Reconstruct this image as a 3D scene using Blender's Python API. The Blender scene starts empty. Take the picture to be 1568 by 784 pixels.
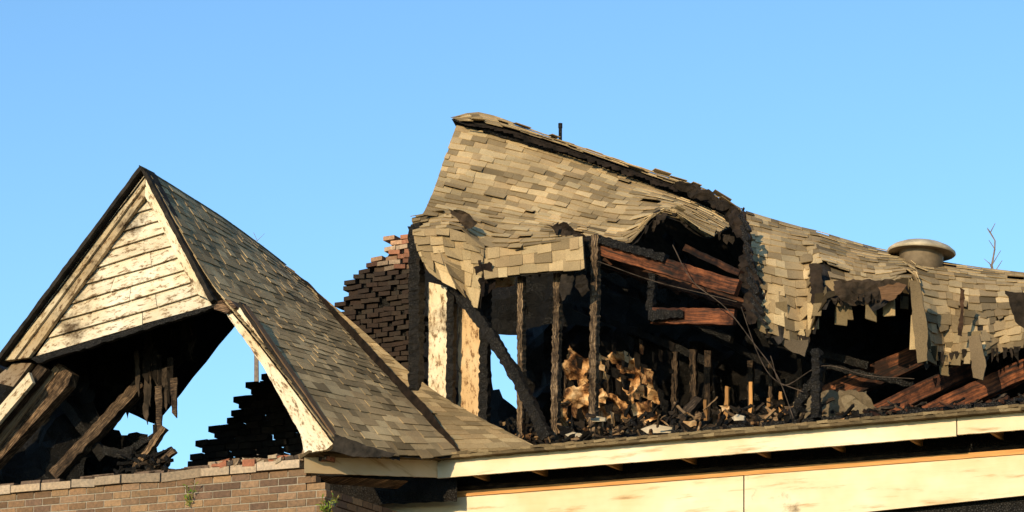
import bpy, math, random
from mathutils import Vector, Matrix, noise, geometry
R=random.Random(11)
# ---------------------------------------------------------------- survey frame
TH=math.radians(25)
S=Vector((math.cos(TH),-math.sin(TH),0)); T=Vector((math.sin(TH),math.cos(TH),0)); Z=Vector((0,0,1))
CAM=Vector((0,-28,1.6)); PITCH=math.radians(14.5)
FW=Vector((0,math.cos(PITCH),math.sin(PITCH))); UP=Vector((0,-math.sin(PITCH),math.cos(PITCH)))
KX=36/99/1568
def P(u,v,t):
    d=FW+Vector((1,0,0))*((u-784)*KX)+UP*((392-v)*KX)
    return CAM+d*((t-CAM.dot(T))/d.dot(T))
M=1/150.0
sc=bpy.context.scene
# ---------------------------------------------------------------- materials
def newmat(name):
    m=bpy.data.materials.new(name); m.use_nodes=True
    nt=m.node_tree; nt.nodes.clear()
    o=nt.nodes.new('ShaderNodeOutputMaterial'); b=nt.nodes.new('ShaderNodeBsdfPrincipled')
    nt.links.new(b.outputs[0],o.inputs[0]); return m,nt,b
def N(nt,t,**k):
    n=nt.nodes.new(t)
    for a,b in k.items():
        if a in n.inputs: n.inputs[a].default_value=b
        else: setattr(n,a,b)
    return n
def ramp(nt,fac,stops):
    r=nt.nodes.new('ShaderNodeValToRGB'); e=r.color_ramp.elements
    while len(e)<len(stops): e.new(0.5)
    for i,(p,c) in enumerate(stops): e[i].position=p; e[i].color=(*c,1)
    nt.links.new(fac,r.inputs[0]); return r.outputs[0]
def mixc(nt,mode,fac,a,b):
    m=nt.nodes.new('ShaderNodeMix'); m.data_type='RGBA'; m.blend_type=mode
    if isinstance(fac,float): m.inputs[0].default_value=fac
    else: nt.links.new(fac,m.inputs[0])
    nt.links.new(a,m.inputs[6]); nt.links.new(b,m.inputs[7]); return m.outputs[2]
def coords(nt,kind='Object',scale=(1,1,1)):
    tc=nt.nodes.new('ShaderNodeTexCoord'); mp=nt.nodes.new('ShaderNodeMapping')
    mp.inputs['Scale'].default_value=scale
    nt.links.new(tc.outputs[kind],mp.inputs[0]); return mp.outputs[0]
def noi(nt,co,scale,detail=5,rough=.6):
    n=N(nt,'ShaderNodeTexNoise',Scale=scale,Detail=detail,Roughness=rough); nt.links.new(co,n.inputs[0]); return n.outputs[0]
def attr(nt):
    a=nt.nodes.new('ShaderNodeAttribute'); a.attribute_name='Col'; return a.outputs[0]
def bump(nt,b,h,dist,strength=1.0):
    n=N(nt,'ShaderNodeBump',Strength=strength,Distance=dist); nt.links.new(h,n.inputs['Height']); nt.links.new(n.outputs[0],b.inputs['Normal'])
def mat(name,stops,scale,rough=.85,bd=.004,kind='Object',cs=(1,1,1),big=None,voro=None,bscale=None,det=6,nr=.6,soot=None,spec=.25):
    m,nt,b=newmat(name); co=coords(nt,kind,cs)
    n=noi(nt,co,scale,det,nr); c=ramp(nt,n,stops); c=mixc(nt,'MULTIPLY',1.0,c,attr(nt))
    oc=coords(nt)
    if big:
        g=ramp(nt,noi(nt,oc,big[0],4),[(.35,big[1] if isinstance(big[1],tuple) else (big[1],)*3),(.65,(big[2],)*3)]); c=mixc(nt,'MULTIPLY',1.0,c,g)
    if soot:
        g=ramp(nt,noi(nt,oc,soot[0],8,.72),[(soot[1],(.13,.10,.07)),(soot[2],(1,1,1))]); c=mixc(nt,'MULTIPLY',1.0,c,g)
    nt.links.new(c,b.inputs['Base Color']); b.inputs['Roughness'].default_value=rough
    b.inputs['Specular IOR Level'].default_value=spec
    if voro:
        v=N(nt,'ShaderNodeTexVoronoi',Scale=voro); v.feature='DISTANCE_TO_EDGE'; nt.links.new(oc,v.inputs[0])
        r=ramp(nt,v.outputs[0],[(0,(0,0,0)),(.18,(1,1,1))]); bump(nt,b,r,bd)
    else: bump(nt,b,noi(nt,co,bscale or scale*2,4) ,bd)
    return m
W3=(1,1,1)
m_sh=mat('asphalt_shingle',[(.3,(.70,.69,.66)),(.7,(1.2,1.17,1.10))],90,.95,.003,big=(1.3,.78,1.14),spec=.10)
m_char=mat('charred_wood',[(.35,(.005,.0045,.004)),(.75,(.026,.021,.017))],14,.65,.010,voro=48,spec=.25)
m_charb=mat('scorched_brown_wood',[(.38,(.009,.007,.006)),(.5,(.05,.035,.024)),(.66,(.21,.155,.105))],9,.85,.006,kind='UV',cs=(.8,9,1),nr=.72,soot=(3.5,.36,.55))
m_red=mat('scorched_red_timber',[(.38,(.012,.008,.006)),(.52,(.11,.04,.017)),(.75,(.30,.115,.045))],3.5,.8,.005,kind='UV',cs=(.8,10,1),soot=(2.5,.42,.60))
m_wood=mat('weathered_wood',[(.3,(.10,.07,.045)),(.7,(.42,.30,.19))],5,.85,.005,kind='UV',cs=(.7,16,1))
m_paint=mat('peeling_white_paint',[(.37,(.12,.085,.055)),(.43,(.33,.25,.17)),(.475,(.74,.69,.59)),(.7,(.82,.79,.71))],6.5,.8,.007,kind='UV',cs=(1.2,3.0,1),big=(1.7,(.86,.77,.64),1.04),det=13,nr=.76,soot=(1.5,.31,.44))
m_fas=mat('weathered_fascia_paint',[(.26,(.2,.13,.08)),(.35,(.52,.42,.29)),(.43,(.74,.67,.55)),(.8,(.80,.75,.64))],3.2,.6,.002,kind='UV',cs=(.4,3,1),big=(1.1,(.88,.80,.66),1.03),det=10,nr=.6,soot=(.9,.29,.40))
m_brick=mat('old_brick',[(.3,(.65,.65,.65)),(.7,(1.2,1.12,1.05))],34,.92,.006)
m_mortar=mat('mortar',[(.3,(.22,.19,.15)),(.7,(.36,.31,.25))],30,.95,.004)
m_felt=mat('charred_roofing_felt',[(.35,(.010,.009,.008)),(.7,(.042,.034,.028))],9,.9,.008,spec=.12)
m_dry=mat('scorched_drywall',[(.37,(.012,.008,.006)),(.44,(.13,.06,.025)),(.50,(.46,.27,.125)),(.62,(.74,.56,.35))],3.8,.9,.02,det=11,nr=.66,bscale=9)
m_metal=mat('dull_metal',[(.3,(.30,.26,.20)),(.7,(.48,.42,.33))],5,.5,.001,big=(5,.7,1.1))
m_orange=mat('raw_lumber',[(.3,(.40,.19,.06)),(.7,(.62,.34,.13))],4,.75,.003,kind='UV',cs=(.6,12,1))
m_ground=mat('dry_grass_ground',[(.3,(.05,.06,.02)),(.7,(.14,.12,.06))],3,.95,.02)
m_leaf=mat('leaf',[(.3,(.05,.09,.02)),(.7,(.12,.18,.04))],10,.6,.001)
m_bark=mat('bark',[(.3,(.12,.09,.07)),(.7,(.28,.22,.17))],20,.9,.004)
m_glass=mat('dark_glass',[(.3,(.02,.02,.025)),(.7,(.03,.03,.035))],2,.1,.0)
# ---------------------------------------------------------------- mesh builder
class MB:
    def __init__(s): s.v=[];s.f=[];s.c=[];s.uv=[]
    def add(s,vs,fs,col=W3,uvs=None):
        o=len(s.v); s.v+=[tuple(p) for p in vs]
        for k,f in enumerate(fs):
            s.f.append([o+i for i in f]); s.c.append(col)
            s.uv.append(uvs[k] if uvs else [(Vector(vs[i]).dot(S),vs[i][2]) for i in f])
    def make(s,name,material,parent=None,smooth=False):
        me=bpy.data.meshes.new(name); me.from_pydata(s.v,[],s.f)
        ca=me.color_attributes.new('Col','FLOAT_COLOR','CORNER'); uv=me.uv_layers.new(name='UVMap')
        k=0
        for c,us in zip(s.c,s.uv):
            for u in us:
                ca.data[k].color=(*c,1); uv.data[k].uv=u; k+=1
        me.materials.append(material)
        if smooth:
            for p in me.polygons: p.use_smooth=True
        me.update()
        o=bpy.data.objects.new(name,me); sc.collection.objects.link(o)
        if parent: o.parent=parent
        return o
def box(mb,c,x,y,z,col=W3):
    vs=[c+x*a+y*b+z*d for d in(-.5,.5) for a,b in((-.5,-.5),(.5,-.5),(.5,.5),(-.5,.5))]
    mb.add(vs,[(3,2,1,0),(4,5,6,7),(0,1,5,4),(1,2,6,5),(2,3,7,6),(3,0,4,7)],col)
def beam(mb,A,B,w,d,seg=10,jit=.0,col=W3,taper=1.0,n=4,bow=0):
    L=(B-A).length; D=(B-A).normalized(); a1=D.cross(T)
    if a1.length<.3: a1=D.cross(Z)
    a1.normalize(); a2=D.cross(a1).normalized()
    vs=[];r0=R.random()*50
    ang=[(-1,-1),(1,-1),(1,1),(-1,1)] if n==4 else [(math.cos(i*2*math.pi/n)*1.15,math.sin(i*2*math.pi/n)*1.15) for i in range(n)]
    for i in range(seg+1):
        k=i/seg; c=A.lerp(B,k)+a1*bow*math.sin(k*math.pi); s_=1+(taper-1)*k
        for x,y in ang:
            q=c+a1*x*w/2*s_+a2*y*d/2*s_
            q+=Vector((R.uniform(-1,1),R.uniform(-1,1),R.uniform(-1,1)))*jit
            vs.append(q)
    fs=[];uv=[]
    per=[0]
    for j in range(n): per.append(per[-1]+(w if j%2==0 else d) if n==4 else per[-1]+w*.8)
    for i in range(seg):
        for j in range(n):
            fs.append((i*n+j,i*n+(j+1)%n,(i+1)*n+(j+1)%n,(i+1)*n+j))
            u0=r0+L*i/seg;u1=r0+L*(i+1)/seg
            uv.append([(u0,per[j]),(u0,per[j+1]),(u1,per[j+1]),(u1,per[j])])
    fs.append(tuple(range(n))[::-1]); uv.append([(r0,.1*j) for j in range(n)])
    fs.append(tuple(seg*n+j for j in range(n))); uv.append([(r0,.1*j) for j in range(n)])
    mb.add(vs,fs,col,uv)
def bm(mb,a,b,w,d=None,t=None,**k):
    A=P(*a);B=P(*b); w=w*M; beam(mb,A,B,w,d or w,**k)
def slab(mb,poly,th,col=W3,jag=0,axis=None):
    pts=[P(*p) for p in poly]
    if jag:
        q=[]
        for i in range(len(pts)):
            a=pts[i];b=pts[(i+1)%len(pts)]; n=max(1,int((b-a).length/.05))
            for k in range(n):
                p=a.lerp(b,k/n)
                if k: p=p+S*R.uniform(-jag,jag)+Z*R.uniform(-jag,jag)
                q.append(p)
        pts=q
    n=len(pts); back=[p+T*th for p in pts]
    if axis is None: ax=(P(*poly[1])-P(*poly[0])).normalized()
    else: ax=(P(*poly[axis[1]])-P(*poly[axis[0]])).normalized()
    pe=ax.cross(T).normalized(); r0=R.random()*30
    vs=pts+back; fs=[tuple(range(n)),tuple(range(n,2*n))[::-1]]+[((i+1)%n,i,i+n,(i+1)%n+n) for i in range(n)]
    uvs=[[((vs[i]).dot(ax)+r0,(vs[i]).dot(pe)+(vs[i]).dot(T)*.5) for i in f] for f in fs]
    mb.add(vs,fs,col,uvs)
def inside(q,poly):
    c=False;n=len(poly);j=n-1
    for i in range(n):
        a=poly[i];b=poly[j]
        if (a[1]>q[1])!=(b[1]>q[1]) and q[0]<(b[0]-a[0])*(q[1]-a[1])/(b[1]-a[1])+a[0]: c=not c
        j=i
    return c
def ragged(mb,poly,t,amp=.05,jag=3,res=9,col=W3,freq=3,rough=.25):
    tf=t if callable(t) else (lambda u,v:t)
    out=[]
    for i in range(len(poly)):
        a=poly[i];b=poly[(i+1)%len(poly)]; L=math.hypot(b[0]-a[0],b[1]-a[1]); n=max(1,int(L/(res*.8)))
        for k in range(n):
            f=k/n; j=jag if k else jag*.3
            out.append(Vector((a[0]+(b[0]-a[0])*f+R.uniform(-j,j),a[1]+(b[1]-a[1])*f+R.uniform(-j,j))))
    n0=len(out); xs=[p.x for p in out]; ys=[p.y for p in out]; ins=[]
    y=min(ys)
    while y<max(ys):
        x=min(xs)
        while x<max(xs):
            q=Vector((x+R.uniform(-.3,.3)*res,y+R.uniform(-.3,.3)*res))
            if inside(q,out) and min((q-o).length for o in out)>res*.45: ins.append(q)
            x+=res
        y+=res
    r=geometry.delaunay_2d_cdt(out+ins,[],[list(range(n0))],1,1e-4)
    so=R.random()*90
    vs=[]
    for p in r[0]:
        w=P(p.x,p.y,tf(p.x,p.y)); vs.append(w+T*(noise.noise(Vector((w.dot(S)*freq+so,w.z*freq,so)))*amp*1.6+R.uniform(-rough,rough)*amp))
    mb.add(vs,[tuple(f) for f in r[2]],col)
def cr(p,x):
    n=len(p)-1; x=min(max(x,0),1)*n; i=min(int(x),n-1); f=x-i
    p0=p[max(i-1,0)];p1=p[i];p2=p[i+1];p3=p[min(i+2,n)]
    if i==0: p0=p1*2-p2
    if i+2>n: p3=p2*2-p1
    return .5*((2*p1)+(p2-p0)*f+(2*p0-5*p1+4*p2-p3)*f*f+(3*p1-p0-3*p2+p3)*f*f*f)
class Surf:
    def __init__(s,rows): s.g=[[P(*q) for q in r] for r in rows]
    def at(s,a,b): return cr([cr(r,a) for r in s.g],b)
    def nrm(s,a,b):
        e=.01; da=s.at(min(a+e,1),b)-s.at(max(a-e,0),b); db=s.at(a,min(b+e,1))-s.at(a,max(b-e,0))
        n=da.cross(db)
        if n.length<1e-9: return (-T+Z).normalized()
        n.normalize()
        return n if n.dot(CAM-s.at(a,b))>0 else -n
PAL=[(.36,.265,.150),(.30,.22,.125),(.41,.305,.175),(.23,.17,.098),(.335,.24,.135),(.38,.29,.17)]
def shingles(mb,sf,expo=.125,tw=.2,lift=.009,mask=None,tone=1.0,curl=.02,wob=.006,contrast=1.0,seed=1,soot=None,endjag=.5,blot=.0):
    r=random.Random(seed)
    Lb=0
    for a in(.05,.5,.95):
        Lb=max(Lb,sum((sf.at(a,(i+1)/12)-sf.at(a,i/12)).length for i in range(12)))
    n=max(1,round(Lb/expo))
    for i in range(n):
        b0=i/n;b1=(i+1)/n; bm_=(b0+b1)/2
        ss=[sf.at(k/40,bm_) for k in range(41)]; cum=[0]
        for k in range(40): cum.append(cum[-1]+(ss[k+1]-ss[k]).length)
        L=cum[-1]
        def inv(x):
            x=min(max(x,0),L)
            for k in range(40):
                if cum[k+1]>=x: return (k+(x-cum[k])/max(cum[k+1]-cum[k],1e-9))/40
            return 1
        x=-r.random()*tw
        while x<L:
            w=tw*r.uniform(.5,1.35); x0=max(x,0);x1=min(x+w,L); x+=w
            if x1-x0<.02: continue
            a0=inv(x0+.001);a1=inv(x1-.001)
            if mask and mask((a0+a1)/2,bm_): continue
            nn=sf.nrm((a0+a1)/2,bm_); n0=sf.nrm(a0,bm_); n1=sf.nrm(a1,bm_)
            bb=max(0,b0-.35/n); drop=r.choice([0,0,0,.14,.2])/n if i<n-1 else r.uniform(-.1,endjag)/n
            h=lift*r.uniform(.7,1.3)+(.007 if drop>.05/n else 0)
            if r.random()<curl: h+=r.uniform(.01,.04)
            sk=r.uniform(-wob,wob)
            p=[sf.at(a0,bb)+n0*.003,sf.at(a1,bb)+n1*.003,sf.at(a1,min(b1,1))+n1*(h+r.uniform(-.001,.003)),sf.at(a0,min(b1,1))+n0*(h+r.uniform(-.001,.003))]
            dn=(p[3]-p[0]); dn=dn.normalized() if dn.length>1e-6 else -Z
            dd=drop*Lb
            p[2]=p[2]+dn*(dd+sk);p[3]=p[3]+dn*(dd-sk)
            u=.008
            q=[p[0]-nn*u,p[1]-nn*u,p[2]-nn*u,p[3]-nn*u]
            c=Vector(r.choice(PAL)); c=c*(1+(r.uniform(-.2,.2))*contrast)*tone
            if r.random()<.012: c=c*.55
            f=0
            if soot: f=soot((a0+a1)/2,bm_)+r.uniform(-.12,.12)
            if blot:
                w_=p[3]*1.7; f=max(f,(noise.noise(w_)+.5*noise.noise(w_*3.1)-.28)*2.2*blot)
            if f>0: c=c*(1-min(f,.88))
            mb.add(p+q,[(0,3,2,1),(3,7,6,2),(0,4,7,3),(2,6,5,1),(4,5,6,7)],tuple(c))
def under(mb,sf,off=-.02,na=40,nb=14,jag=.02,ext=0):
    vs=[];fs=[]
    for j in range(nb+1):
        for i in range(na+1):
            a=i/na;b=j/nb; p=sf.at(a,b)+sf.nrm(a,b)*off
            if j==nb: p=p+(sf.at(a,1)-sf.at(a,.95)).normalized()*R.uniform(-jag,jag*3+ext)
            vs.append(p)
    for j in range(nb):
        for i in range(na): k=j*(na+1)+i; fs.append((k,k+1,k+na+2,k+na+1))
    mb.add(vs,fs)
house=bpy.data.objects.new('burnt_brick_house',None); sc.collection.objects.link(house)
sh=MB(); felt=MB(); char=MB(); brown=MB(); red=MB(); paint=MB(); fas=MB(); wood=MB(); dry=MB(); orange=MB()
def row(us,vs,ts): return list(zip(us,vs,ts))

# ================================================================ GABLE WING (front at t=-2)
g=-2.0
nb=9
Lt=lambda k:(220-165*k,300+245*k); Rt=lambda k:(220+104*k,300+166*k)
for i in range(nb):
    k0=i/nb;k1=(i+1)/nb
    cuts=[0,R.uniform(.3,.7),1] if i>2 else [0,1]
    for c0,c1 in zip(cuts[:-1],cuts[1:]):
        lp=lambda k,f:(Lt(k)[0]+(Rt(k)[0]-Lt(k)[0])*f,Lt(k)[1]+(Rt(k)[1]-Lt(k)[1])*f)
        e=.002; o=R.uniform(-.012,.012)
        a,b,c,d=lp(max(k0-.01,0),c0+e),lp(max(k0-.01,0),c1-e),lp(k1+o*.6,c1-e),lp(k1-o*.6,c0+e)
        v=[P(*a,g+.055),P(*b,g+.055),P(*c,g+.012),P(*d,g+.012)]
        w=[q+T*.02 for q in v]; ax=(v[2]-v[3]).normalized(); r0=R.random()*20
        fs=[(0,3,2,1),(3,7,6,2),(4,5,6,7),(0,4,7,3),(1,2,6,5)]
        vv=v+w; pe=ax.cross(T)
        t_=R.uniform(.84,1.0)
        paint.add(vv,fs,(t_,t_*.97,t_*.92),[[(vv[j].dot(ax)+r0,vv[j].dot(pe)) for j in f] for f in fs])
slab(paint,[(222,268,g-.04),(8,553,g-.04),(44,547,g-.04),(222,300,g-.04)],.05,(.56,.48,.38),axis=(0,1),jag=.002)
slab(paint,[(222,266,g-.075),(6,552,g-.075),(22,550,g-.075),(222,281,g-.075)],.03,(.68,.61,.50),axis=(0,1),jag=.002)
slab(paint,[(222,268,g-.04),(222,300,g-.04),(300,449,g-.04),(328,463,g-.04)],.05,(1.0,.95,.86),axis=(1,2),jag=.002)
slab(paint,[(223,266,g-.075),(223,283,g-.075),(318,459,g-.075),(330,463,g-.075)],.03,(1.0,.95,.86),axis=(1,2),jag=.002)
slab(char,[(46,549,g-.0),(326,466,g-.0),(328,471,g-.0),(58,556,g-.0)],.06,(1,1,1),jag=.01)
slab(brown,[(326,461,g-.08),(352,459,g-.08),(362,470,g-.08),(346,480,g-.08),(328,474,g-.08)],.2,(1.8,1.5,1.3),jag=.01)
slab(paint,[(346,480,g-.03),(370,470,g-.03),(420,542,g-.03),(470,616,g-.03),(514,676,g-.03),(500,688,g-.03),(466,695,g-.03),(460,665,g-.03),(402,560,g-.03)],.07,(.97,.91,.82),jag=.004,axis=(1,3))
slab(wood,[(368,466,g-.06),(372,466,g-.06),(518,676,g-.06),(510,680,g-.06)],.12,(.5,.42,.35),axis=(1,2))
slab(paint,[(-60,690,g-.03),(44,570,g-.03),(50,586,g-.03),(-60,716,g-.03)],.05,(.8,.72,.6),axis=(0,1))
slab(brown,[(-70,760,g+.25),(88,556,g+.25),(110,572,g+.25),(104,590,g+.25),(-60,770,g+.25)],.14,(2.0,1.75,1.5),axis=(0,1))
slab(wood,[(-70,752,g+.23),(84,560,g+.23),(90,566,g+.23),(-66,764,g+.23)],.02,(1,.9,.8),axis=(0,1))
slab(brown,[(-70,700,g+.1),(60,556,g+.1),(72,566,g+.1),(-60,724,g+.1)],.1,(.8,.7,.6),axis=(0,1))
bm(brown,(84,730,g+.7),(220,586,g+.9),19,seg=24,jit=.01,col=(1.3,1.15,1.0))
bm(char,(-10,560,g+.4),(70,640,g+.8),20,seg=12,jit=.012)
bm(char,(160,700,g+.9),(60,560,g+.6),16,seg=12,jit=.012)
slab(paint,[(-14,584,g+.02),(20,556,g+.02),(48,556,g+.02),(20,592,g+.02)],.08,(.3,.24,.19))
bm(felt,(223,260,g-.06),(2,556,g-.06),6,d=.2,seg=40,jit=.004)
bm(felt,(226,262,g-.06),(332,464,g-.06),7,d=.2,seg=36,jit=.004)
bm(felt,(370,466,g-.02),(516,680,g-.02),5,d=.12,seg=26,jit=.005)

s1=Surf([row((226,280,335,388,440),(262,296,331,369,409),(-2.1,-1.25,-.4,.45,1.3)),
         row((318,371,424,477,530),(425,444,462,480,500),(-2.1,-1.35,-.6,.15,.9)),
         row((405,458,510,562,615),(535,549,563,577,592),(-2.1,-1.5,-.9,-.3,.35)),
         row((514,560,610,660,707),(680,692,698,699,695),(-2.1,-1.7,-1.2,-.8,-.38))])
shingles(sh,s1,.115,.2,.006,tone=1.04,curl=.006,wob=.004,seed=3,contrast=1.0,blot=.5,soot=lambda a,b:.5-abs(b-1)*8); under(felt,s1)
s2=Surf([row((438,441,444),(407,409,411),(1.3,1.3,1.3)),
         row((528,538,547),(499,499,499),(.9,.88,.86)),
         row((613,640,667),(591,594,600),(.35,.33,.3)),
         row((704,765,832),(696,694,690),(-.38,-.32,-.3))])
shingles(sh,s2,.115,.2,.006,tone=.84,curl=.004,wob=.004,seed=4,contrast=.9,blot=.5); under(felt,s2)
ragged(felt,[(440,408),(476,436),(545,508),(600,568),(652,620),(706,692),(690,692),(630,630),(588,582),(534,514),(480,444)],lambda u,v:1.3-(u-440)*.0063-.07,.015,1.0,8,col=(.6,.5,.45),rough=.1)
for k in range(22):
    f=k/22; p=s1.at(f*.98,0.0)
    box(sh,p+Z*.006,(s1.at(min(f+.06,1),0)-p).normalized()*.24,T*.14,Z*.014+S*.004*R.uniform(-1,1),tuple(Vector(R.choice(PAL))*R.uniform(.35,.7)))
ragged(felt,[(508,690),(512,664),(560,682),(606,694),(600,699),(540,699)],-2.15,.02,1,7)
bl=P(0,556,g-.1); vs=[];fs=[];na=16;nb2=10
for j in range(nb2+1):
    for i in range(na+1):
        top=s1.at(i/na*.97,0)-Z*.03-S*.02; bot=bl+T*(3.0*i/na)+Z*(top.z-s1.at(0,0).z)*.5
        vs.append(top.lerp(bot,j/nb2)+Vector((R.uniform(-1,1),R.uniform(-1,1),R.uniform(-1,0)))*.01*(1 if j else 0))
for j in range(nb2):
    for i in range(na): k=j*(na+1)+i; fs.append((k,k+1,k+na+2,k+na+1))
felt.add(vs,fs,(.5,.5,.5))
ragged(char,[(52,556),(300,474),(312,468),(306,486),(290,500),(293,530),(296,556),(282,552),(272,560),(268,590),(262,600),(250,596),(238,612),(228,600),(222,632),(205,628),(192,640),(178,622),(176,660),(200,668),(228,664),(240,690),(262,712),(240,735),(-60,790),(-60,600)],lambda u,v:-.9+(v-480)*.001,.12,5,8,col=(.4,.4,.4))
ragged(char,[(-80,560),(60,550),(130,535),(150,640),(120,760),(-80,800)],-1.2,.15,4,14,col=(.4,.4,.4))
for i in range(26):
    u=R.choice([R.uniform(232,272),R.uniform(268,304),R.uniform(195,240)]); v0=R.uniform(510,575) if u<270 else R.uniform(478,500)
    L=R.uniform(40,80) if u<270 else R.uniform(22,62); w=R.uniform(2,5)
    low=R.random()<.3
    slab(felt,[(u-w,v0,-1.3),(u+w,v0-2,-1.3),(u+w+R.uniform(-3,3),v0+L*.6,-1.3),(u+R.uniform(-5,5),v0+L,-1.33),(u-w+R.uniform(-3,3),v0+L*.75,-1.3)],.015,(1.8,1.55,1.3) if low and v0+L>590 else (.4,.35,.3),jag=.008)
for u,v0,v1 in ((266,580,640),(243,592,668)):
    slab(brown,[(u-6,v0,-1.36),(u+5,v0-2,-1.36),(u+4,v1,-1.36),(u-3,v1-8,-1.36)],.02,(1.3,1.15,1),jag=.006)
for i in range(26):
    u=R.uniform(175,262);v=R.uniform(695,728)
    bm(brown if i%4==0 else char,(u,v,-1.5),(u+R.uniform(-45,45),v-R.uniform(0,16),-1.3),R.uniform(3,7),seg=6,jit=.006,col=(.8,.75,.7))
bm(brown,(205,722,-1.4),(252,655,-1.4),10,seg=14,jit=.008,col=(2.0,1.7,1.3))
bm(brown,(235,716,-1.4),(268,690,-1.4),8,seg=8,jit=.008,col=(1.5,1.3,1.1))
bm(char,(235,720,-1.2),(238,650,-1.2),6,seg=12,jit=.008)
bm(char,(180,700,-1.2),(238,668,-1.2),10,seg=12,jit=.01); bm(char,(160,690,-1.2),(210,700,-1.2),14,seg=12,jit=.01)

brick=MB(); mort=MB()
def bricks(poly,t,dep=.1,col=None,jit=.004,hb=.075,lb=.215,pal=None,seed=5,missing=0,rag=.0):
    r=random.Random(seed)
    pz=[(P(u,v,t).dot(S),P(u,v,t).z) for u,v in poly]
    z0=min(q[1] for q in pz);z1=max(q[1] for q in pz);x0=min(q[0] for q in pz);x1=max(q[0] for q in pz)
    n=int((z1-z0)/hb)+1
    for i in range(n):
        z=z1-(i+.5)*hb; off=(i%2)*lb/2+r.uniform(-.02,.02)
        x=x0-lb+off
        while x<x1+lb:
            cx=x+lb/2
            if inside((cx,z),pz) and r.random()>missing:
                c=Vector(r.choice(pal))*r.uniform(.7,1.25)
                if col: c=col(cx,z,c,r)
                dx=r.uniform(-rag,rag)
                box(brick,S*(cx+dx)+Z*z+T*(t+dep/2+r.uniform(-jit,jit)),S*(lb-.011)+Z*r.uniform(-jit,jit)*.5,T*dep,Z*(hb-.011),tuple(c))
            x+=lb
BP=[(.235,.145,.083),(.19,.118,.07),(.27,.175,.10),(.15,.095,.065),(.245,.16,.10)]
SHADE_PAL=[(.018,.015,.013),(.026,.021,.018),(.014,.012,.011)]  # near-black brick tones: the shade cast by the gable is put into the colour
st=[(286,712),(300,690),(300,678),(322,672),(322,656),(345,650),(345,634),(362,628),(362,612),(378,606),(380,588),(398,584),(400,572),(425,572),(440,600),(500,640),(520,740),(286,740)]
bricks(st,.9,.12,pal=SHADE_PAL,seed=8,rag=.03,jit=.015,lb=.16)
zc=P(560,430,1.5).z
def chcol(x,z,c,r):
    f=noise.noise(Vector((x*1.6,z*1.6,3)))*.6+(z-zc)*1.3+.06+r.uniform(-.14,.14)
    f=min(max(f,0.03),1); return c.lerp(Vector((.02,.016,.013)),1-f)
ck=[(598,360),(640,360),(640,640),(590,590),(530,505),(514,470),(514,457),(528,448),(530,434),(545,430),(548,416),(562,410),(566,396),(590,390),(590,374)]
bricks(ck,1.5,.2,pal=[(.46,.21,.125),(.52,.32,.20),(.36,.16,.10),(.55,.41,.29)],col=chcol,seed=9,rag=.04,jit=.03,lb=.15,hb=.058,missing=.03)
mp=[(608,370),(640,368),(640,640),(590,585),(540,500),(534,468),(555,438),(574,414),(594,392)]
slab(char,[(u,v,1.55) for u,v in mp],.13)

wt=g+.12
top0=P(-10,762,wt); top1=P(468,712,wt); zt=(top0.z+top1.z)/2
sL=-9.5; sR=P(500,760,wt).dot(S)
r=random.Random(4)
z=zt-.04;i=0
while z>0:
    x=sL+(i%2)*.105
    rr=sR-(.0 if z<zt-.18 else (.10 if z<zt-.1 else .22))
    while x<rr-.02:
        lb=min(.21,rr-x); c=Vector(r.choice(BP))*r.uniform(.7,1.2)
        f=noise.noise(Vector((x*.8,z*.8,9)))
        if f>.2: c=c*.8
        box(brick,S*(x+lb/2)+Z*z+T*(wt+.05+r.uniform(-.003,.003)),S*(lb-.012),T*.1,Z*.062,tuple(c)); x+=.21
    z-=.074;i+=1
def sbox(mb,s0,s1,t0,t1,z0,z1,col=W3): box(mb,S*((s0+s1)/2)+T*((t0+t1)/2)+Z*((z0+z1)/2),S*(s1-s0),T*(t1-t0),Z*(z1-z0),col)
sbox(mort,sL,sR-.24,wt+.008,wt+.25,0,zt-.02)
sbox(mort,sR-.24,sR-.02,wt+.008,wt+.25,0,zt-.22)
z=zt-.25;i=0
while z>0:
    y=wt+.11+(i%2)*.1
    while y<0:
        c=Vector(r.choice(BP))*r.uniform(.7,1.1)
        box(brick,S*(sR-.05)+T*(y+.1)+Z*z,S*.1,T*.198,Z*.062,tuple(c)); y+=.21
    z-=.074;i+=1
cx=sL
while cx<sR-.3:
    w=R.uniform(.2,.5); z_=zt+.04
    c=Vector(R.choice([(.42,.33,.24),(.33,.26,.19),(.46,.37,.28),(.32,.17,.11),(.27,.21,.15),(.40,.31,.22)]))*R.uniform(.7,1.1)
    box(brick,S*(cx+w/2)+T*(wt+.09+R.uniform(-.02,.02))+Z*(z_+R.uniform(-.008,.008)),S*(w-.012)+Z*R.uniform(-.02,.02),T*.24,Z*R.uniform(.07,.095),tuple(c)); cx+=w
for k in range(110):
    s_=sR-R.uniform(0.1,1.25)**1.2; hh=R.uniform(.02,.07)
    box(brick,S*s_+T*(wt+R.uniform(0,.2))+Z*(zt+.09+R.uniform(0,.05)),S*R.uniform(.04,.18)+Z*R.uniform(-.03,.03),T*.1,Z*hh+S*R.uniform(-.02,.02),tuple(Vector(R.choice([(.2,.14,.09),(.3,.22,.15),(.07,.055,.045),(.35,.28,.2),(.3,.12,.07)]))*R.uniform(.7,1.1)))
for k in range(30):
    s_=sL+R.uniform(3,8.5); box(brick,S*s_+T*(wt+.1)+Z*(zt+.095),S*R.uniform(.06,.3),T*.1,Z*R.uniform(.02,.06)+S*.01,(.14,.10,.075))

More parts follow.
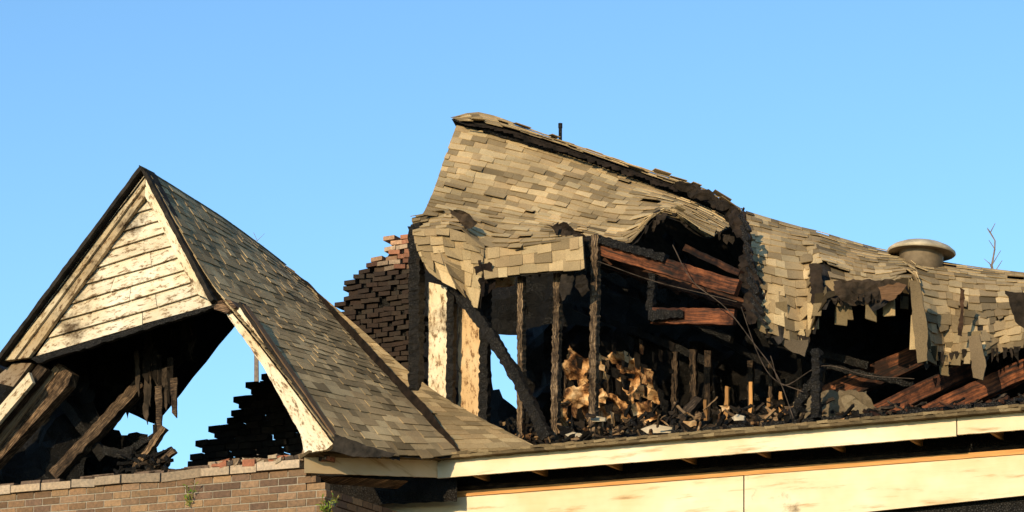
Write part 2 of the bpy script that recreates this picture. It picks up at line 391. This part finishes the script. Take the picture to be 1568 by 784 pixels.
# ================================================================ MAIN EAVE
fa=-.42
def edge(u): return 705-(u-670)*(75/898)
slab(fas,[(466,698,-2.0),(668,704,-.47),(668,731,-.47),(466,724,-2.0)],.03,(.80,.68,.54),jag=.002)
U=[668,1465,1760]
for a,b in zip(U[:-1],U[1:]):
    e=lambda u:edge(u)
    slab(fas,[(a+1,e(a),fa),(b-1,e(b),fa),(b-1,e(b)+29,fa),(a+1,e(a)+27,fa)],.03,(1.02,.97,.89),jag=.0015)
for k in range(80):
    a=466+(1760-466)*k/80;b=466+(1760-466)*(k+1)/80
    def ee(u): return (698+(u-466)*6/202,-2.0+(u-466)*1.53/202) if u<668 else (edge(u),fa)
    (va,ta),(vb,tb)=ee(a),ee(b)
    bm(sh,(a,va-2,ta-.03),(b+1,vb-2,tb-.03),4,d=.16,seg=2,jit=.003,col=tuple(Vector(R.choice(PAL))*R.uniform(.3,.6)))
    if k>10: bm(sh,(a,va-4.5,ta+.05),(b+1,vb-4.5-R.uniform(-1.2,1.2),tb+.05),4,d=.3,seg=2,jit=.005,col=tuple(Vector(R.choice(PAL))*R.uniform(.35,.7)))
def fr(u): return 766-(u-525)*(79/1043)
slab(orange,[(525,fr(525),-.05),(1760,fr(1760),-.05),(1760,fr(1760)+8,-.05),(525,fr(525)+8,-.05)],.05,(1.1,1.05,1),jag=.001)
slab(brown,[(515,fr(515)-8,-.03),(1760,fr(1760)-6,-.03),(1760,fr(1760)-1,-.03),(515,fr(515)-1,-.03)],.04,(.4,.35,.3))
slab(fas,[(525,fr(525)+9,-.03),(1138,fr(1138)+9,-.03),(1138,fr(1138)+84,-.03),(525,fr(525)+90,-.03)],.04,(1,.93,.82))
slab(fas,[(1140,fr(1140)+9,-.035),(1760,fr(1760)+9,-.035),(1760,fr(1760)+66,-.035),(1140,fr(1140)+84,-.035)],.04,(1.02,.96,.87))
ze=P(1000,edge(1000)+8,fa).z; zf=P(1000,fr(1000)+2,-.03).z
sbox(char,-3.5,9,-.38,.02,ze-.01,ze+.02,(.6,.6,.6))
sbox(char,-3.6,9,.025,.2,zf-.05,ze+.25,(.6,.6,.6))
ragged(char,[(470,722),(668,729),(700,734),(700,768),(500,775),(470,735)],-.25,.02,1,14,col=(.7,.6,.5))
for u in (700,790,905,1020,1135,1250,1370,1495,1600):
    A=P(u+22,edge(u)+32,fa+.02); s_=A.dot(S)
    sbox(orange,s_-.016,s_+.016,-.38,-.0,ze-.12,ze-.012,(.55,.55,.5))
slab(brown,[(486,728,-1.7),(622,736,-.6),(606,748,-.35),(500,740,-1.4)],.04,(2.6,2.1,1.6))
body=MB()
sbox(body,-2.9,9,.02,.3,0,zf-.95)
for s_ in (-.8,2.2,5.2):
    sbox(fas,s_-.65,s_+.65,-.02,.019,2.6,4.4)
gl=MB()
for s_ in (-.8,2.2,5.2): sbox(gl,s_-.55,s_+.55,-.03,-.021,2.7,4.3)
sbox(char,-2.9,9,.06,.3,zf-.949,zf-.06)  # black wall stands in for the shaded recess below the frieze
sbox(body,8.7,9,.3,7,0,zf); sbox(body,sL,9,7,7.3,0,zf-.1); sbox(body,sL,sL+.3,wt+.25,7,0,zt-.1)
sbox(char,-2.8,8.7,.21,7,zf+.05,zf+.15)

# ================================================================ UPPER ROOF
Sa=Surf([row((699,762,830,900,965,1030,1085,1130),(192,206,226,249,272,296,318,342),[1.9]*8),
         row((680,738,805,872,938,1000,1052,1108),(245,256,270,287,305,312,322,352),(1.25,1.3,1.35,1.35,1.3,1.25,1.2,1.2)),
         row((664,718,782,850,912,968,1020,1090),(292,304,316,330,344,350,322,362),(.75,.85,.95,.95,.85,.75,.85,.95)),
         row((648,702,762,828,890,962,1012,1078),(328,336,346,352,362,374,326,362),(.4,.5,.6,.6,.5,.35,.7,.8))])
shingles(sh,Sa,.115,.19,.013,curl=.04,wob=.011,seed=21,contrast=1.4,tone=1.2,soot=lambda a,b:(.8-(1-b)*8 if a>.6 else .35-(1-b)*7),blot=.3); under(felt,Sa,jag=.03)
Sc=Surf([row((690,735,800,860,930,1000,1070,1140),(180,172,193,215,239,263,285,322),[2.05]*8),
         row((708,750,816,884,951,1017,1078,1134),(187,191,209,231,254,277,298,334),[1.75]*8)])
shingles(sh,Sc,.10,.18,.014,curl=.1,wob=.014,seed=5,contrast=1.3,tone=1.05,soot=lambda a,b:(a-.72)*2.5,blot=.6); under(felt,Sc,-.02,jag=.02)
bm(char,(740,200,1.83),(850,233,1.83),4,d=.06,seg=20,jit=.01)
for i in range(60):
    f=i/60; a_=.03+f*.95; q=cr([P(*k) for k in row((708,750,816,884,951,1017,1078,1134),(190,195,213,235,258,281,302,338),[1.7]*8)],a_)
    w=.05;h=R.uniform(.01,.05)*(1.4 if f>.2 else .5)
    vs=[q-S*w+Z*.02,q+S*w+Z*.0,q+S*w*.8-Z*h,q-S*w*.7-Z*h*R.uniform(.4,1)-T*.01]
    felt.add(vs,[(0,1,2,3)],(.6,.5,.45))
for (u,v,w,h) in [(1052,284,22,7),(1078,300,24,9),(1105,314,18,9),(1125,330,18,14)]:
    ragged(felt,[(u-w,v-h*.5),(u-w*.3,v-h),(u+w*.6,v-h*.6),(u+w,v+h*.5),(u+w*.4,v+h),(u-w*.7,v+h*.7)],1.6,.08,3,6,col=(.8,.7,.6))
pts=[(692,181),(735,173),(800,193),(860,216),(930,240),(1000,264),(1070,286),(1140,323),(1228,350),(1340,381),(1445,403),(1530,415),(1700,432)]
vs=[P(u,v+2,2.1) for u,v in pts]; n=len(vs)
eps=[Vector((p.x,p.y,0))+T*3.6+Z*(p.z-1.9) for p in vs]
felt.add(vs+eps,[(i,i+1,n+i+1,n+i) for i in range(n-1)])
B1=Surf([row((630,668,705,760,815,872),(331,324,326,343,349,354),(.75,.6,.5,.55,.5,.5)),
         row((634,668,703,742,800,892),(356,352,352,378,378,368),(.25,.15,.1,.2,.1,.1))])
shingles(sh,B1,.12,.2,.016,curl=.1,wob=.018,seed=6,contrast=1.4,blot=.6,tone=1.08); under(felt,B1)
B2=Surf([row((738,790,842,892),(380,376,370,362),(.12,.14,.1,.06)),row((742,792,846,896),(426,421,416,412),(-.05,.0,-.06,-.1))])
shingles(sh,B2,.15,.19,.011,curl=.04,wob=.009,seed=7,endjag=.2,contrast=1.2,tone=1.05); under(felt,B2,jag=.0)
B3=Surf([row((632,665,700,742),(352,350,352,374),(.25,.1,.05,.15)),row((640,672,706,740),(384,388,396,404),(.1,-.05,.05,.0)),row((654,690,716,734),(406,434,456,464),(.1,-.1,.1,-.05))])
shingles(sh,B3,.13,.2,.016,curl=.15,wob=.024,seed=8,contrast=1.4,tone=1.0,blot=.5); under(felt,B3,jag=.03)
ragged(felt,[(690,322),(712,324),(728,340),(718,350),(706,344)],.05,.06,2,6,col=(2.2,1.8,1.4))
def fringe(u0,v0,u1,v1,n,l,t,mbx=None,c=(.9,.8,.7)):
    for i in range(n):
        f=(i+R.random())/n; u=u0+(u1-u0)*f; v=v0+(v1-v0)*f; w=R.uniform(2,6); h=l*R.uniform(.4,1.3)
        ragged(mbx or felt,[(u-w,v-6),(u+w,v-6),(u+w*R.uniform(.3,.9),v+h*.6),(u+R.uniform(-w,w)*.6,v+h),(u-w*R.uniform(.3,.9),v+h*.5)],t+R.uniform(-.08,.08),.05,1.5,5,col=c)
fringe(850,350,900,374,10,12,.25); fringe(745,425,890,414,8,5,.1); fringe(735,400,738,450,5,22,-.02,c=(.6,.5,.5))
fringe(965,372,1020,330,16,10,.6); fringe(1020,326,1120,368,14,8,.75); fringe(640,400,725,462,9,8,.15)
ragged(felt,[(835,342),(862,340),(905,366),(925,378),(905,383),(880,372),(850,356)],.3,.08,3,6,col=(.6,.5,.4))
ragged(felt,[(862,418),(880,418),(876,452),(862,462),(856,445)],.0,.06,2,6,col=(.9,.85,.8))
ragged(felt,[(884,420),(900,424),(905,446),(892,455),(882,440)],.0,.06,2,6,col=(.7,.65,.6))
ragged(felt,[(725,410),(752,402),(756,440),(742,452),(728,436)],-.02,.06,3,6,col=(.5,.4,.4))
q=Surf([row((1032,1060,1100),(318,330,345),(.75,.75,.8)),row((1042,1068,1092),(332,350,362),(.55,.5,.6))]); shingles(sh,q,.1,.2,.012,seed=31,curl=.1)
ragged(felt,[(1118,322),(1144,326),(1148,380),(1156,420),(1172,442),(1168,470),(1156,494),(1146,496),(1140,470),(1134,440),(1132,400),(1136,370),(1116,345)],lambda u,v:.9-(v-320)*.004,.10,3,6,col=(.9,.75,.65))
for i in range(10):
    v=330+i*16; bm(char,(1134+i*2,v,.55-(i*.05)),(1144+i*3+R.uniform(-4,4),v+24,.5-i*.05),R.uniform(3,7),seg=6,jit=.008)

# ================================================================ RIGHT ROOF (draped sheets)
ux=[1142,1185,1228,1250,1290,1340,1385,1405,1445,1490,1530,1600,1700]
dr=[.1,-.12,.12,-.08,.14,-.1,.12,-.14,.14,-.14,.14,-.1,.1]
Sd=Surf([row(ux,(323,336,348,353,365,379,389,394,401,408,413,421,430),[2.0]*13),
         row([u+3 for u in ux],(362,372,380,378,390,400,402,418,424,430,434,438,445),[1.3+.5*d for d in dr]),
         row([u+8 for u in ux],(420,432,436,415,424,432,422,470,478,484,480,474,480),[.65+d for d in dr]),
         row((1162,1196,1234,1262,1300,1345,1390,1414,1452,1498,1536,1606,1706),(502,516,520,462,456,466,436,546,552,548,534,528,528),[.3+1.3*d for d in dr])])
def dm(a,b): return (.29<a<.5 and b>.8) or (.25<a<.275 and b>.5)
def sd_s(a,b):
    f=.6-(1-b)*6
    if .2<a<.5: f=max(f,(b-.6)*2)
    return max(f, .5-abs(a-.0)*20)
shingles(sh,Sd,.165,.16,.013,curl=.05,wob=.013,seed=12,contrast=1.35,tone=1.12,mask=dm,soot=sd_s,blot=.5); under(felt,Sd,na=60,jag=.04)
ragged(felt,[(1238,404),(1256,404),(1261,440),(1258,480),(1244,476)],.3,.03,2,6,col=(1.0,.85,.75))
ragged(felt,[(1276,430),(1310,428),(1362,428),(1388,436),(1366,460),(1335,466),(1300,466),(1280,452)],.25,.05,2,6,col=(1.5,1.25,1.0))
ragged(wood,[(1345,440),(1376,432),(1388,436),(1368,460),(1350,460)],.12,.03,1.5,6,col=(.45,.33,.25))
slab(sh,[(1393,428,.0),(1408,432,.0),(1420,500,.0),(1420,552,.0),(1405,556,.0),(1398,500,.0)],.02,(.17,.125,.075),jag=.006)
slab(sh,[(1482,515,.05),(1500,512,.05),(1510,560,.05),(1505,582,.05),(1490,578,.05)],.02,(.15,.11,.07),jag=.006)
slab(sh,[(1190,520,.2),(1238,520,.2),(1232,546,.2),(1215,540,.2)],.02,(.09,.07,.05),jag=.01)
ragged(felt,[(1470,440),(1477,444),(1474,516),(1467,514)],.05,.03,1.5,6,col=(2,1.3,.9))
ragged(felt,[(1538,444),(1580,452),(1580,510),(1556,494)],.05,.03,2,7,col=(.8,.7,.6))
for i in range(24):
    u=R.uniform(1165,1560)
    b=R.uniform(.78,.99); a_=(u-1142)/560; p=Sd.at(a_,b); nn=Sd.nrm(a_,b); L=R.uniform(.12,.35)
    d=(-Z*.9+S*R.uniform(-.12,.12)).normalized(); w=R.uniform(.04,.07); q=p+nn*.03
    vs=[q-S*w,q+S*w,q+S*w+d*L+nn*R.uniform(0,.03),q-S*w+d*L*R.uniform(.85,1)+nn*R.uniform(0,.03)]
    sh.add(vs+[x-nn*.01 for x in vs],[(0,3,2,1),(3,7,6,2),(0,4,7,3),(2,6,5,1),(4,5,6,7)],tuple(Vector(R.choice(PAL))*R.choice([.12,.4,.75,1])))
fringe(1165,508,1240,522,12,10,.3); fringe(1262,462,1385,448,16,12,.25); fringe(1400,548,1560,536,18,14,.3)

# ================================================================ INTERIOR
bw=4.2
for poly in ([(560,420),(752,380),(752,700),(560,700)],[(750,380),(804,380),(804,512),(750,512)],[(750,598),(766,596),(772,610),(804,640),(804,720),(750,720)],
             [(802,370),(1330,440),(1330,720),(802,720)],[(1328,440),(1404,440),(1404,574),(1380,578),(1328,606)],[(1328,634),(1404,622),(1404,720),(1328,720)],[(1402,440),(1800,450),(1800,720),(1402,720)]):
    ragged(char,poly,bw,.08,1,16,col=(.4,.4,.4))
bm(char,(639,344,.35),(637,600,.35),18,seg=60,jit=.012)
bm(char,(630,348,.5),(632,600,.5),8,seg=40,jit=.012)
slab(paint,[(656,432,.5),(687,440,.5),(687,640,.5),(656,620,.5)],.04,(1.05,.97,.86),jag=.008,axis=(1,2))
bm(char,(692,440,.35),(690,640,.35),12,seg=46,jit=.01)
slab(paint,[(702,470,.5),(736,484,.5),(738,680,.5),(702,650,.5)],.04,(.85,.66,.46),jag=.01,axis=(1,2))
bm(char,(744,404,.25),(742,680,.25),14,seg=50,jit=.011)
slab(dry,[(754,426,.45),(788,424,.45),(786,436,.45),(754,440,.45)],.03,(1.3,1.3,1.3),jag=.01)
ST=(2.0,1.85,1.6)
bm(brown,(799,424,.2),(798,682,.2),9,d=.09,seg=70,jit=.006,col=ST)
bm(brown,(855,420,.2),(850,684,.2),11,d=.09,seg=70,jit=.008,col=ST)
bm(brown,(913,362,.2),(908,682,.2),11,d=.09,seg=80,jit=.008,col=ST)
bm(char,(698,440,.1),(838,672,-.05),16,seg=60,jit=.011,bow=.06)
bm(char,(908,362,.25),(905,395,.25),16,seg=8,jit=.012)
bm(char,(1000,420,.3),(996,476,.3),11,seg=14,jit=.01)
bm(red,(916,378,.28),(1130,442,.28),24,d=.1,seg=26,jit=.006,col=(1.4,1.2,1.1))
bm(char,(912,366,.22),(1020,396,.22),12,d=.1,seg=26,jit=.01,col=(.7,.7,.7))
bm(red,(925,402,.9),(1150,470,.9),16,seg=20,jit=.006,col=(.7,.7,.7))
bm(red,(1000,484,.3),(1126,486,.3),24,d=.08,seg=16,jit=.006,col=(1.4,1.2,1.1)); bm(char,(994,484,.24),(1046,481,.24),18,d=.1,seg=14,jit=.012,taper=.6)
bm(red,(1050,380,.9),(1135,420,.5),10,seg=10,jit=.006,col=(.5,.5,.5))
for i,(u0,v0,u1,v1) in enumerate([(900,420,1120,520),(960,440,1180,560),(880,470,1100,560),(1020,360,1110,470)]):
    bm(char,(u0,v0,1.6+.3*i),(u1,v1,1.4+.3*i),11,seg=20,jit=.012,col=(.5,.5,.5))
for i in range(9):
    u=925+i*27; bm(red,(u,412+i*8,1.2),(u+25,405+i*8,3.2),6,d=.12,seg=6,jit=.005,col=(.4,.4,.4))
ragged(char,[(800,500),(860,500),(960,500),(1215,560),(1215,700),(800,700)],2.3,.15,3,13,col=(.6,.55,.5))
for u in (868,935,985,1035,1062,1085,1150,1180,1225,1262):
    bm(brown,(u,560-R.uniform(0,40),1.6),(u+R.uniform(-4,4),690,1.6),R.uniform(6,11),seg=24,jit=.007,col=(.8,.7,.6))
for u,h,k in ((1114,592,.55),(1150,585,.9),(1178,610,.45),(1196,600,.7),(1080,612,.35)):
    bm(orange,(u,h,1.2),(u+R.uniform(-3,3),690,1.2),R.uniform(5,9),seg=14,jit=.005,col=(k,k*.95,k*.85))
big=[([(864,538),(878,530),(884,542),(900,548),(906,566),(900,588),(884,594),(880,580),(868,584)],1.25),([(872,598),(898,586),(926,596),(940,612),(920,628),(898,620),(880,624)],1.1),
 ([(919,543),(935,552),(936,584),(922,582)],1.4),([(893,606),(930,600),(962,618),(956,642),(925,652),(898,648)],1.3),([(946,582),(968,566),(990,572),(1012,594),(1006,618),(984,608),(972,622),(958,604)],1.35),
 ([(962,624),(1000,612),(1008,636),(985,650)],1.2),([(936,548),(960,540),(980,556),(972,572),(950,572)],1.45),([(856,604),(872,612),(880,650),(858,656)],1.3)]
for poly,t_ in big:
    k=R.uniform(.95,1.2); ragged(dry,poly,t_,.2,3,5.5,col=(k,k*.93,k*.82),freq=4.5,rough=.18)
for i in range(60):
    u=R.uniform(858,1030); v=R.uniform(525,655); w=R.uniform(2,7);h=R.uniform(4,15)
    slab(R.choice([dry,char,char,felt]),[(u-w,v-h,1.0),(u+w,v-h*.6,1.1),(u+w*.6,v+h,1.05),(u-w*.7,v+h*.7,1.0)],.02,(1,.9,.8),jag=.01)
for i in range(640):
    u=R.uniform(815,1320) if i<540 else R.uniform(755,830); top=R.choice([14,26,46])
    v=R.uniform(690-(u-820)*.07-top,690-(u-820)*.07)
    m_=R.choice([char,char,char,brown,brown,wood,dry,felt]); t_=R.uniform(-.1,.9)
    c=tuple(Vector((1,.88,.75))*R.uniform(.25,.8))
    if R.random()<.6: bm(m_,(u,v,t_),(u+R.uniform(-24,24),v-R.uniform(-6,22),t_+R.uniform(-.2,.2)),R.uniform(1.5,5),seg=5,jit=.005,col=c)
    else:
        w=R.uniform(3,11);h=R.uniform(2,7); ragged(m_,[(u-w,v-h),(u+w*.6,v-h*1.3),(u+w,v+h*.4),(u-w*.5,v+h)],t_,.1,2.5,5,col=c)
for (u,v,w,h) in [(1005,658,24,8),(880,666,15,5),(1130,640,10,6),(915,642,12,5)]:
    slab(fas,[(u-w,v-h*.1,.0),(u-w*.2,v-h,.1),(u+w,v-h*.5,.1),(u+w*.9,v+h*.6,.0),(u-w*.6,v+h*.7,.0)],.03,(.7,.66,.6),jag=.006)
bm(brown,(1028,662,.2),(1070,612,.4),13,seg=8,jit=.01,col=(.9,.85,.8))
bm(char,(1251,535,.0),(1250,642,.0),13,seg=34,jit=.012,taper=.9)
bm(char,(1250,534,.0),(1249,552,.0),8,seg=5,jit=.012)
bm(char,(1212,642,.1),(1240,590,.1),12,seg=18,jit=.012); bm(char,(1240,590,.1),(1262,560,.1),9,seg=12,jit=.01)
ragged(sh,[(1218,604),(1262,598),(1330,600),(1345,640),(1290,650),(1205,650)],.5,.06,3,8,col=(.15,.115,.075))
ragged(sh,[(1290,610),(1306,606),(1345,640),(1300,646)],.3,.06,2,8,col=(.20,.155,.10))
bm(red,(1245,618,1.3),(1420,540,1.3),34,d=.1,seg=16,jit=.006,col=(1.1,1.0,.9))
bm(red,(1300,655,.9),(1490,562,.9),26,d=.12,seg=18,jit=.006,col=(1.4,1.2,1.05))  # tint here and on the next rafter raised for a sunlit orange glow
bm(red,(1420,636,.6),(1610,548,.6),28,d=.12,seg=18,jit=.006,col=(1.6,1.35,1.15))
bm(red,(1500,640,.9),(1640,590,.9),20,d=.12,seg=12,jit=.006,col=(1,1,1))
bm(char,(1262,560,1.0),(1400,590,1.0),8,seg=20,jit=.01)
bm(char,(1400,500,1.0),(1540,620,1.0),10,seg=20,jit=.01)
bm(char,(1180,520,1.1),(1330,560,1.1),12,seg=20,jit=.01)
ragged(char,[(1180,470),(1240,470),(1400,450),(1580,520),(1580,560),(1400,560),(1330,590),(1300,620),(1230,640),(1150,600),(1130,520)],2.0,.15,4,13,col=(.4,.4,.4))
for i in range(80):
    u=R.uniform(1340,1600); v=R.uniform(625,640)-(u-1340)*.05
    bm(R.choice([char,brown,red]),(u,v,R.uniform(-.1,.5)),(u+R.uniform(-30,30),v-R.uniform(0,14),R.uniform(-.1,.5)),R.uniform(2,5),seg=4,jit=.006,col=(.9,.85,.8))
wire=MB()
def wirec(pts,w=1.2):
    q=[P(*p) for p in pts]; prev=cr(q,0)
    for i in range(1,25):
        c=cr(q,i/24); beam(wire,prev,c,w*M,w*M,seg=1,col=(2.5,2.2,2.0)); prev=c
wirec([(1030,375,.1),(1060,430,.0),(1110,470,0),(1150,520,0),(1190,575,0),(1215,640,0)])
wirec([(1135,470,.0),(1160,540,.0),(1185,580,0),(1230,600,.0)],1)
wirec([(1180,545,.0),(1200,590,.0),(1260,560,0),(1330,575,0),(1400,580,.1)],1)
wirec([(915,400,.1),(1000,430,.0),(1080,450,0),(1128,462,0)],1)
bm(char,(858,190,2.2),(858,260,2.2),5.5,seg=6,jit=0,n=8)
bm(char,(858,189,2.2),(858,196,2.2),6.6,seg=2,jit=0,n=8)

for mb_,nm,mt in ((sh,'shingle_roof',m_sh),(felt,'roofing_felt',m_felt),(char,'charred_framing',m_char),(brown,'scorched_studs',m_charb),(red,'rafters',m_red),
    (paint,'gable_siding_and_trim',m_paint),(fas,'fascia',m_fas),(wood,'wood_trim',m_wood),(dry,'drywall_remnants',m_dry),(orange,'raw_lumber',m_orange),
    (brick,'brick_walls',m_brick),(mort,'mortar_core',m_mortar),(gl,'window_glass',m_glass),(wire,'loose_wires',m_felt)):
    mb_.make(nm,mt,house)
m,nt,b=newmat('brick_texture'); co=coords(nt,'UV'); bt=N(nt,'ShaderNodeTexBrick',Scale=1.0)
nt.links.new(co,bt.inputs['Vector']); bt.inputs['Color1'].default_value=(.2,.12,.07,1); bt.inputs['Color2'].default_value=(.14,.085,.055,1); bt.inputs['Mortar'].default_value=(.3,.26,.21,1)
bt.inputs['Brick Width'].default_value=.21; bt.inputs['Row Height'].default_value=.075; bt.inputs['Mortar Size'].default_value=.006
nt.links.new(bt.outputs[0],b.inputs['Base Color']); b.inputs['Roughness'].default_value=.9
body.make('body_walls',m,house)
vm=MB(); prof=[(.0,-.4),(.225,-.4),(.225,-.01),(.23,.0),(.338,-.012),(.35,.0),(.345,.018),(.30,.055),(.22,.09),(.12,.115),(.0,.125)]
c=P(1411,387,1.7); tilt=Matrix.Rotation(math.radians(5),3,'Y'); ns=48; vs=[]
for r_,z_ in prof:
    for i in range(ns): a=2*math.pi*i/ns; vs.append(c+tilt@Vector((r_*math.cos(a),r_*math.sin(a),z_)))
fs=[(j*ns+i,j*ns+(i+1)%ns,(j+1)*ns+(i+1)%ns,(j+1)*ns+i) for j in range(len(prof)-1) for i in range(ns)]
vm.add(vs,fs[:4*ns],(.42,.36,.30)); vm.add(vs,fs[4*ns:],(1.1,1.05,.95)); vm.make('roof_vent',m_metal,house,smooth=True)  # neck and cap underside coloured darker, as shade beneath the cap
# ================================================================ plants
def plant(name,u,v,t,h,n):
    mb=MB(); base=P(u,v,t)
    for i in range(n):
        d=Vector((R.uniform(-.6,.6),R.uniform(-.6,.3),1)).normalized(); L=h*R.uniform(.4,1)
        tip=base+d*L; beam(mb,base,tip,.004,.004,seg=3,col=(1.2,1,.6))
        for k in range(9):
            p=base.lerp(tip,R.uniform(.25,1)); q=Vector((R.uniform(-1,1),R.uniform(-1,1),R.uniform(-.2,1))).normalized()*R.uniform(.03,.07)
            w=q.cross(Vector((R.random(),R.random(),R.random()))).normalized()*.008
            mb.add([p,p+q*.5+w,p+q,p+q*.5-w],[(0,1,2,3)],(R.uniform(.9,2.2),R.uniform(.9,1.8),.8))
    mb.make(name,m_leaf)
plant('weed_plant',290,776,wt-.03,.25,4)
plant('weed_plant',500,792,wt-.06,.24,9)
def tree(name,ub,utip,vtip,t,sz):
    mb=MB(); tip=P(utip,vtip,t); base=Vector((P(ub,vtip,t).x,tip.y,0))
    mid=base.lerp(tip,.9); beam(mb,base,mid,.18,.18,seg=12,jit=.01,n=8,taper=.25)
    prev=mid
    for i in range(10):
        nx=mid.lerp(tip,(i+1)/10)+Vector((R.uniform(-.04,.04),0,0)); w=(.03*(1-i/11)+.007)*sz
        beam(mb,prev,nx,w,w,seg=2,n=6)
        if i>3:
            for s_ in(-1,1):
                if R.random()<.5:
                    e=nx+Vector((s_*R.uniform(.03,.12),R.uniform(-.1,.1),R.uniform(.03,.18))); beam(mb,nx,e,.01*sz,.01*sz,seg=2,n=4,taper=.5)
        prev=nx
    for i in range(12):
        p=base.lerp(mid,R.uniform(.3,.7)); beam(mb,p,p+Vector((R.uniform(-.8,.8),R.uniform(-.8,.8),R.uniform(.2,.5))),.05,.05,seg=3,n=5,taper=.3)
    mb.make(name,m_bark)
tree('bare_tree',1545,1520,356,9,1.1)
tree('bare_tree',425,392,356,9,.45)
gm=MB(); G=3000; gm.add([Vector((-G,-G,0)),Vector((G,-G,0)),Vector((G,G,0)),Vector((-G,G,0))],[(0,1,2,3)]); gm.make('ground',m_ground)
# ================================================================ light
az=math.radians(26); el=math.radians(16)
sd=Vector((-math.sin(az)*math.cos(el),-math.cos(az)*math.cos(el),math.sin(el)))
L=bpy.data.lights.new('sun','SUN'); L.energy=5.0; L.angle=math.radians(.5); L.color=(1,.80,.50)
lo=bpy.data.objects.new('sun',L); sc.collection.objects.link(lo); lo.rotation_euler=sd.to_track_quat('Z','Y').to_euler()
w=bpy.data.worlds.new('World'); sc.world=w; w.use_nodes=True; nt=w.node_tree
bg=nt.nodes['Background']; sk=nt.nodes.new('ShaderNodeTexSky'); sk.sky_type='NISHITA'; sk.sun_disc=False
sk.sun_elevation=el; sk.sun_rotation=math.pi+az; sk.air_density=1.0; sk.dust_density=.3; sk.ozone_density=2.0
mx=nt.nodes.new('ShaderNodeMix'); mx.data_type='RGBA'; mx.blend_type='MULTIPLY'; mx.inputs[0].default_value=1; mx.inputs[7].default_value=(1.08,1.44,1.66,1)
nt.links.new(sk.outputs[0],mx.inputs[6]); nt.links.new(mx.outputs[2],bg.inputs[0]); bg.inputs[1].default_value=.134
cam=bpy.data.cameras.new('camera'); co=bpy.data.objects.new('camera',cam); sc.collection.objects.link(co)
cam.lens=99; cam.sensor_width=36; cam.clip_end=8000; co.location=CAM; co.rotation_euler=(math.pi/2+PITCH,0,0); sc.camera=co
sc.view_settings.view_transform='Standard'; sc.view_settings.look='None'; sc.view_settings.exposure=0
